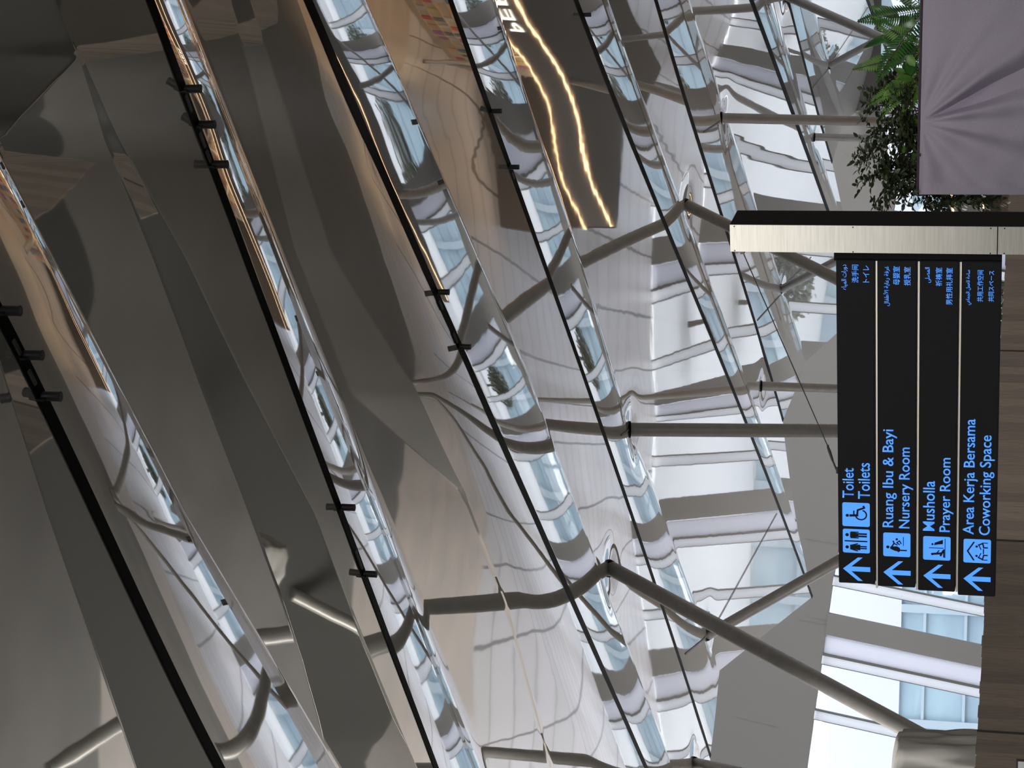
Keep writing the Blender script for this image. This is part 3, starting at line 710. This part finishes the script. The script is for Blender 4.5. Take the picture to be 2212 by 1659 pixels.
# ------------------------------------------------------------------ cloth covered base of the long strut
cb = aty(1935, 1650, 39.5)
def drape(name, cx, cy, hx, hy, ztop, mat, lab, cat, folds=.05, rz=0):
    n = 96; rowsn = 40; v = []
    for j in range(rowsn+1):
        t = j/rowsn
        if t < .22: rr = t/.22; z = ztop-.10*rr**3; k = rr
        else: u = (t-.22)/.78; z = ztop-.10-u*(ztop-.15); k = 1+.06*u
        for i in range(n):
            th = 2*math.pi*i/n; c, s = math.cos(th), math.sin(th); p = 5
            rad = 1/((abs(c)**p+abs(s)**p)**(1/p)); f = folds*min(1, 1.4*t)*.3*(math.sin(9*th+9*t)+.7*math.sin(17*th-12*t+1)+.4*math.sin(31*th+20*t))
            v.append((c*rad*hx*k+c*f, s*rad*hy*k+s*f, z+(.03*math.sin(5*th+2) if 0 < t < .3 else 0)))
    fcs = [(j*n+i, j*n+(i+1) % n, (j+1)*n+(i+1) % n, (j+1)*n+i) for j in range(rowsn) for i in range(n)]
    o = mesh(name, v, fcs, mat, smooth=True); o.location = (cx, cy, 0); o.rotation_euler.z = rz
    so = o.modifiers.new('thick', 'SOLIDIFY'); so.thickness = .01
    return tag(o, lab, cat)
edge = aty(2000, 1601, 39.5)
drape('draped_base', edge.x-1.0, 40.2, 1.0, .7, aty(1925, 1645, 39.5).z, M['cloth'], 'pale grey cloth draped over the foot of the long leaning strut', 'cloth', .30)
# small pale notice at the corner
nb = aty(2205, 1652, 24); o = empty('notice_board', (nb.x-.35, nb.y, nb.z)); tag(o, 'small pale board with a dark rim at the bottom corner before the brown hoarding', 'board')
zt_ = aty(2199, 1655, 24).z-nb.z; xr = aty(2199, 1645, 24).x-nb.x+.35
MB().box((-.5, 0, -1.4), (xr, .03, zt_)).build('board', M['white'], o); MB().box((-.5, .03, -1.42), (xr+.02, .06, zt_+.02)).build('rim', M['hem'], o)
MB().box((-.45, .06, -nb.z), (-.40, .10, -1.3)).build('leg', M['hem'], o); MB().box((xr-.1, .06, -nb.z), (xr-.05, .10, -1.3)).build('leg', M['hem'], o)

# ------------------------------------------------------------------ lavender fabric box
BD = 16.0
tl = aty(1982, 420, BD); BZ = tl.z
box = empty('fabric_covered_planter', (tl.x, tl.y, 0), math.radians(-5.6)); tag(box, 'tall planter box wrapped in creased lavender fabric', 'planter')
BWd = 3.2; BDp = 1.2
nx, nz = 220, 190; v = []
pin = aty(1986, 266, BD); pinx, pinz = pin.x-tl.x, pin.z
for j in range(nz+1):
    z = BZ*(1-j/nz)
    for i in range(nx+1):
        x = BWd*i/nx; dx, dz = x-pinx, pinz-z; r = math.hypot(dx, dz)+1e-6; th = math.atan2(dx, dz)
        amp = .085*min(1, r/.35)*math.exp(-r/3.0)
        y = -amp*(math.exp(-((th-.20)/.10)**2)*1.2+math.exp(-((th-.62)/.10)**2)*.9+math.exp(-((th-1.0)/.09)**2)*.55-math.exp(-((th-.42)/.09)**2)*.9+.5*math.exp(-((th+.18)/.10)**2)+.35*math.sin(th*9+1.5))
        y += .006*math.sin(z*9+x*3)+.004*math.sin(z*23+x*11+2)
        y *= min(1, x/.1)*min(1, (BZ-z)/.04+.0)
        v.append((x, y, z))
f = [(j*(nx+1)+i, (j+1)*(nx+1)+i, (j+1)*(nx+1)+i+1, j*(nx+1)+i+1) for j in range(nz) for i in range(nx)]
mesh('fabric_front', v, f, M['fabric'], box, smooth=True)
MB().box((.0, .03, 0), (BWd, BDp, BZ-.01), .01).build('fabric_sides', M['fabric'], box)
MB().tube([(-.004, 0, BZ), (BWd, 0, BZ)], .011, 8).tube([(-.004, 0, BZ), (-.004, BDp, BZ)], .011, 8).build('hem', M['hem'], box)
MB().box((.05, .05, BZ-.05), (BWd-.05, BDp-.05, BZ+.005)).build('soil', M['stem'], box)

# ------------------------------------------------------------------ plants on the planter
def leafset(vs, fs, p, d, L, W, up=None, curl=.15, split=False):
    d = d.normalized(); up = up or Vector((random.gauss(0, .5), random.gauss(0, .5), 1)); s = d.cross(up)
    if s.length < 1e-3: s = d.orthogonal()
    s.normalize(); n = s.cross(d).normalized(); b = len(vs)
    prof = [(0, 0), (.25, .42), (.5, .5), (.78, .3), (1, 0)]
    for t, w_ in prof:
        c = p+d*L*t-n*curl*L*t*t
        vs += [c-s*w_*W+n*w_*W*.25, c, c+s*w_*W+n*w_*W*.25]
    for i in range(4):
        a = b+i*3; fs += [(a, a+1, a+4, a+3), (a+1, a+2, a+5, a+4)]
def ficus(root, tips, name, lab, cat, group, L=.06, W=.034, dens=1.0, mats=('leaf1',)):
    e = empty(name, root); tag(e, lab, cat, group); vs, fs = [], []; st = MB(); root = Vector(root)
    for tip in tips:
        tip = Vector(tip)-root; mid = tip*.5+Vector((random.uniform(-.05, .05), random.uniform(-.1, .1), max(.10, .25*tip.length)))
        pts = []
        for i in range(15):
            t = i/14; pts.append(mid*(2*t*(1-t))+tip*t*t)
        st.tube(pts, [.006*(1-.8*i/14)+.0012 for i in range(15)], 5)
        ln = sum((a-b).length for a, b in zip(pts, pts[1:]))
        for k in range(max(8, int(ln*26*dens))):       # side twigs
            t = random.uniform(.12, 1); i = min(13, int(t*14)); p = pts[i]+(pts[i+1]-pts[i])*(t*14-i)
            d = (pts[i+1]-pts[i]).normalized()+Vector((random.gauss(0, .8), random.gauss(0, .7), random.gauss(-.15, .6))); d.normalize()
            tl_ = random.uniform(.07, .20); q = p+d*tl_+Vector((0, 0, -.03)); st.tube([p, (p+q)/2+Vector((0, 0, .01)), q], .0016, 4, False)
            for m in range(int(tl_/.021)):
                u = (m+.6)/(tl_/.021); c = p+(q-p)*min(u, 1); sd = d.cross(Vector((0, 0, 1))).normalized()*(1 if m % 2 else -1)
                leafset(vs, fs, c, d*.7+sd+Vector((0, 0, random.gauss(-.1, .3))), L*random.uniform(.6, 1.1), W*random.uniform(.7, 1.1))
            leafset(vs, fs, q, d, L, W)
    o = mesh('leaves', vs, fs, M[mats[0]], e, smooth=True); st.build('stems', M['stem'], e)
    return e
def fern(root, dirs, lab, L=.55, mat='leaf2', name='fern'):
    e = empty(name, root); tag(e, lab, 'fern', 'ferns in the planter'); vs, fs = [], []; st = MB()
    for dx, dy, dz, ll in dirs:
        pts = [Vector((dx*t*ll, dy*t*ll, dz*t*ll-.5*ll*t*t*abs(1-dz)*.6)) for t in np.linspace(0, 1, 16)]; st.tube(pts, .003, 5)
        for i in range(1, 16):
            for m in range(2):
                c = pts[i-1]+(pts[i]-pts[i-1])*(m/2); t = (pts[i]-pts[i-1]).normalized(); sd = t.cross(Vector((.2, -1, .3))).normalized()
                w_ = math.sin(math.pi*min(1, (i+m/2)/16+.04))*.5+.12
                for s in (1, -1): leafset(vs, fs, c, sd*s+t*.45, ll*.26*w_, .018, up=Vector((0, -1, .3)), curl=.1)
    mesh('fronds', vs, fs, M[mat], e, smooth=True); st.build('stalks', M['stem'], e); return e
def broad(root, leaves, lab, mat='leaf3'):
    e = empty('broad_leaf_plant', root); tag(e, lab, 'plant', 'broad-leaved plants in the planter'); vs, fs = [], []; st = MB()
    for dx, dy, dz, L, W in leaves:
        d = Vector((dx, dy, dz)); st.tube([(0, 0, 0), tuple(d*.5)], .004, 5)
        leafset(vs, fs, d*.5, Vector((dx, dy*.6, dz*.8)), L, W, up=Vector((.3, -1, .4)), curl=.2)
    mesh('leaves', vs, fs, M[mat], e, smooth=True); st.build('stalks', M['stem'], e); return e
def bp(px, py, dy=0.0): return aty(px, py, BD+dy)
def root(py, dy=.35): p = bp(1985, py, dy); p.z = BZ-.02; return tuple(p)
fg = 'trailing ficus in the planter'
ficus(root(205), [bp(1890, 200, .3), bp(1885, 235, .2), bp(1905, 170, .5), bp(1930, 260, .2)], 'trailing_ficus', 'dark ficus sprays standing above the middle of the lavender box', 'ficus', fg, dens=1.6)
ficus(root(290), [bp(1872, 275, .2), bp(1868, 330, .3), bp(1895, 300, .4), bp(1925, 270, .2)], 'trailing_ficus', 'ficus arching over the foot of the upright columns', 'ficus', fg, dens=1.6)
ficus(root(360, .2), [bp(1858, 330, .1), bp(1872, 385, .1), bp(1890, 440, .0), bp(1905, 395, .2), bp(1912, 350, .2)], 'trailing_ficus', 'long ficus branch drooping lowest toward the sign post', 'ficus', fg, dens=1.7)
ficus(root(400, .25), [bp(1955, 430, .1), bp(1945, 395, .1), bp(1965, 350, .1), bp(1950, 370, .3), bp(1940, 340, .3)], 'trailing_ficus', 'dense ficus clump against the bright window above the box corner', 'ficus', fg, dens=2.0)
ficus(tuple(Vector(root(418, .9))), [bp(2010, 442, .8), bp(2060, 440, .8), bp(2110, 436, .8), bp(2150, 444, .9), bp(2035, 450, .9)], 'trailing_ficus', 'ficus hanging down between the lavender box and the post', 'ficus', fg, dens=1.8)
ficus(root(240, .15), [bp(1955, 210, .1), bp(1960, 250, .1), bp(1950, 290, .1), bp(1962, 310, .1)], 'trailing_ficus', 'low dark ficus filling the box rim in front of the columns', 'ficus', fg, dens=2.2)
fern(root(110, .3), [(-.3, -.3, 1.0, .55), (-.9, -.2, .7, .5), (.5, -.3, .9, .5)], 'bright green fern frond standing up by the slanting struts')
fern(root(20, .3), [(-.8, -.3, .6, .75), (-.2, -.3, .9, .6), (.6, -.3, .9, .6), (-1, -.2, .1, .5)], 'dark fern spreading at the top edge of the picture', mat='leaf3')
fern(root(150, .3), [(-1, -.3, .5, .45), (-.8, -.3, .1, .4), (-.6, -.3, .9, .5), (-1, -.3, .9, .4)], 'fern drooping over the rim below the round leaves')
broad(root(60, .4), [(-.12, -.05, .50, .26, .08), (.15, -.05, .42, .26, .09), (-.30, -.05, .35, .26, .08), (.3, -.05, .25, .24, .09)], 'plant with long dark leaves at the top corner of the box')
broad(root(95, .3), [(-.15, -.08, .30, .17, .15), (.05, -.08, .34, .17, .14), (-.25, -.08, .17, .16, .14), (.18, -.08, .2, .16, .14), (-.05, -.1, .15, .16, .14)], 'plant with round glossy green leaves beside the bright fern')
broad(root(175, .3), [(-.1, -.15, .32, .10, .05), (.1, -.15, .3, .10, .05), (-.25, -.15, .2, .13, .07), (.0, -.2, .18, .14, .07), (.2, -.15, .16, .13, .07), (-.15, -.2, .42, .12, .06)], 'bright young leaves sprouting at the middle of the box rim', 'leaf4')
broad(root(300, .28), [(-.1, -.15, .16, .12, .07), (.05, -.15, .2, .12, .07), (-.2, -.15, .1, .12, .07), (.15, -.2, .1, .12, .07)], 'small light green leaves peeping out near the columns', 'leaf4')

# ------------------------------------------------------------------ bookshop behind the planter (seen in the mirror ceiling)
s0 = Vector((17.8, 57.6, 0)); s1 = Vector((7.4, 94.0, 0)); sd_ = (s1-s0).normalized(); sl = (s1-s0).length
shop = empty('bookshop', s0, math.atan2(sd_.y, sd_.x)); tag(shop, 'warm lit bookshop with white serif lettering mirrored in the ceiling', 'shop')
# local x runs along the front from right-near to left-far, +y is away from the aisle? front faces local +y
fy = 0.0
MB().box((0, -6, 0), (sl, -5.8, 5.8)).box((0, -6, 5.6), (sl, 0, 5.8)).box((0, -6, 0), (.2, 0, 5.8)).box((sl-.2, -6, 0), (sl, 0, 5.8)).build('shell', M['shopwall'], shop)
MB().box((0, -.25, 4.35), (sl, 0, 5.6)).build('fascia', M['shopwall'], shop)
MB().tube([(0, .05, 5.62), (sl-.4, .05, 5.62), (sl+.02, -.4, 5.62), (sl+.06, -3.5, 5.62)], .045, 8).build('led_strip', M['led'], shop)
MB().tube([(0, .05, 4.32), (sl, .05, 4.32)], .03, 8).build('led_strip', M['led'], shop)
MB().box((0, -1.6, 0), (sl*.8, -1.3, 4.2)).build('shelf_back', M['shopin'], shop)
for i in range(16): MB().tube([(1+i*2.1, -.9, 4.30), (1+i*2.1, -.9, 4.34)], .13, 12).build('downlight', M['letter'], shop)
me_ = put_text('lettering', 'PER', 18.9, 14.6, 4.72, .48, M['letter'], shop, y=.03, bold=.0)
bookc = [(.5, .06, .05), (.06, .16, .30), (.55, .45, .2), (.5, .5, .46), (.1, .22, .12), (.35, .12, .3), (.6, .3, .1), (.12, .12, .14)]
bmat = [P('book_cover_%d' % i, c, .5) for i, c in enumerate(bookc)]
bmesh_ = []
for i in range(8): 
    b_ = MB().box((-.22, 0, 0), (.22, .06, .56)).build('book', bmat[i]); bmesh_.append(b_.data); bpy.data.objects.remove(b_)
inv = shop.rotation_euler.z; rot = Matrix.Rotation(inv, 4, 'Z')
for r_ in range(6):
    for c_ in range(27):
        if random.random() < .12: continue
        ci = random.randrange(8); b_ = bpy.data.objects.new('book', bmesh_[ci]); C.objects.link(b_)
        b_.location = s0+rot @ Vector((1.0+c_*1.1+random.uniform(-.1, .1), -1.29, .5+r_*.62)); b_.rotation_euler.z = inv
        tag(b_, '%s covered book facing out on the %s lit shelf of the bookshop' % (['red', 'dark blue', 'mustard', 'cream', 'green', 'purple', 'orange', 'black'][ci], ['bottom', 'second', 'third', 'fourth', 'fifth', 'top'][r_]), 'book', 'books on the shelves of the bookshop')
sh = MB()
for r_ in range(7): sh.box((0, -1.3, .46+r_*.62), (sl*.8, -1.18, .49+r_*.62))
sh.build('shelf', M['shopin'], shop)
def shop_lamp(x, y, z, e):
    l = bpy.data.lights.new('shop_lamp', 'AREA'); l.energy = e; l.size = 3; l.color = (1, .72, .45); o = bpy.data.objects.new('shop_lamp', l); C.objects.link(o)
    o.location = s0+rot @ Vector((x, y, z))
for x in (3, 9, 15, 21, 27, 33): shop_lamp(x, -.7, 4.25, 90)
# ------------------------------------------------------------------ trees outside
def tree(x, y, h, r, lab):
    e = empty('tree', (x, y, 0)); tag(e, lab, 'tree', 'trees outside the far windows')
    MB().tube([(0, 0, 0), (.1, 0, h*.3), (0, .1, h*.75)], [.18, .13, .05], 8).build('trunk', M['bark'], e)
    vs, fs = [], []
    for i in range(1400):
        th, ph, q = random.uniform(0, 6.28), math.acos(random.uniform(-1, 1)), random.random()**.4
        p = Vector((math.cos(th)*math.sin(ph)*r*q, math.sin(th)*math.sin(ph)*r*q, h*.62+math.cos(ph)*h*.38*q))
        leafset(vs, fs, p, Vector((random.gauss(0, 1), random.gauss(0, 1), random.gauss(0, 1))), .5, .3)
    mesh('crown', vs, fs, M['leaf1'], e)
for x, y, h, r, l in [(21, 146, 8, 2.6, 'dark green tree outside the windows, nearest the bookshop'), (31, 149, 9.5, 3, 'dark green tree outside, farther right than the first'), (43, 146, 8, 2.6, 'rounded green tree outside at the far right'), (6, 148, 6.5, 2.6, 'small green tree outside straight beyond the sign')]:
    tree(x, y, h, r, l)
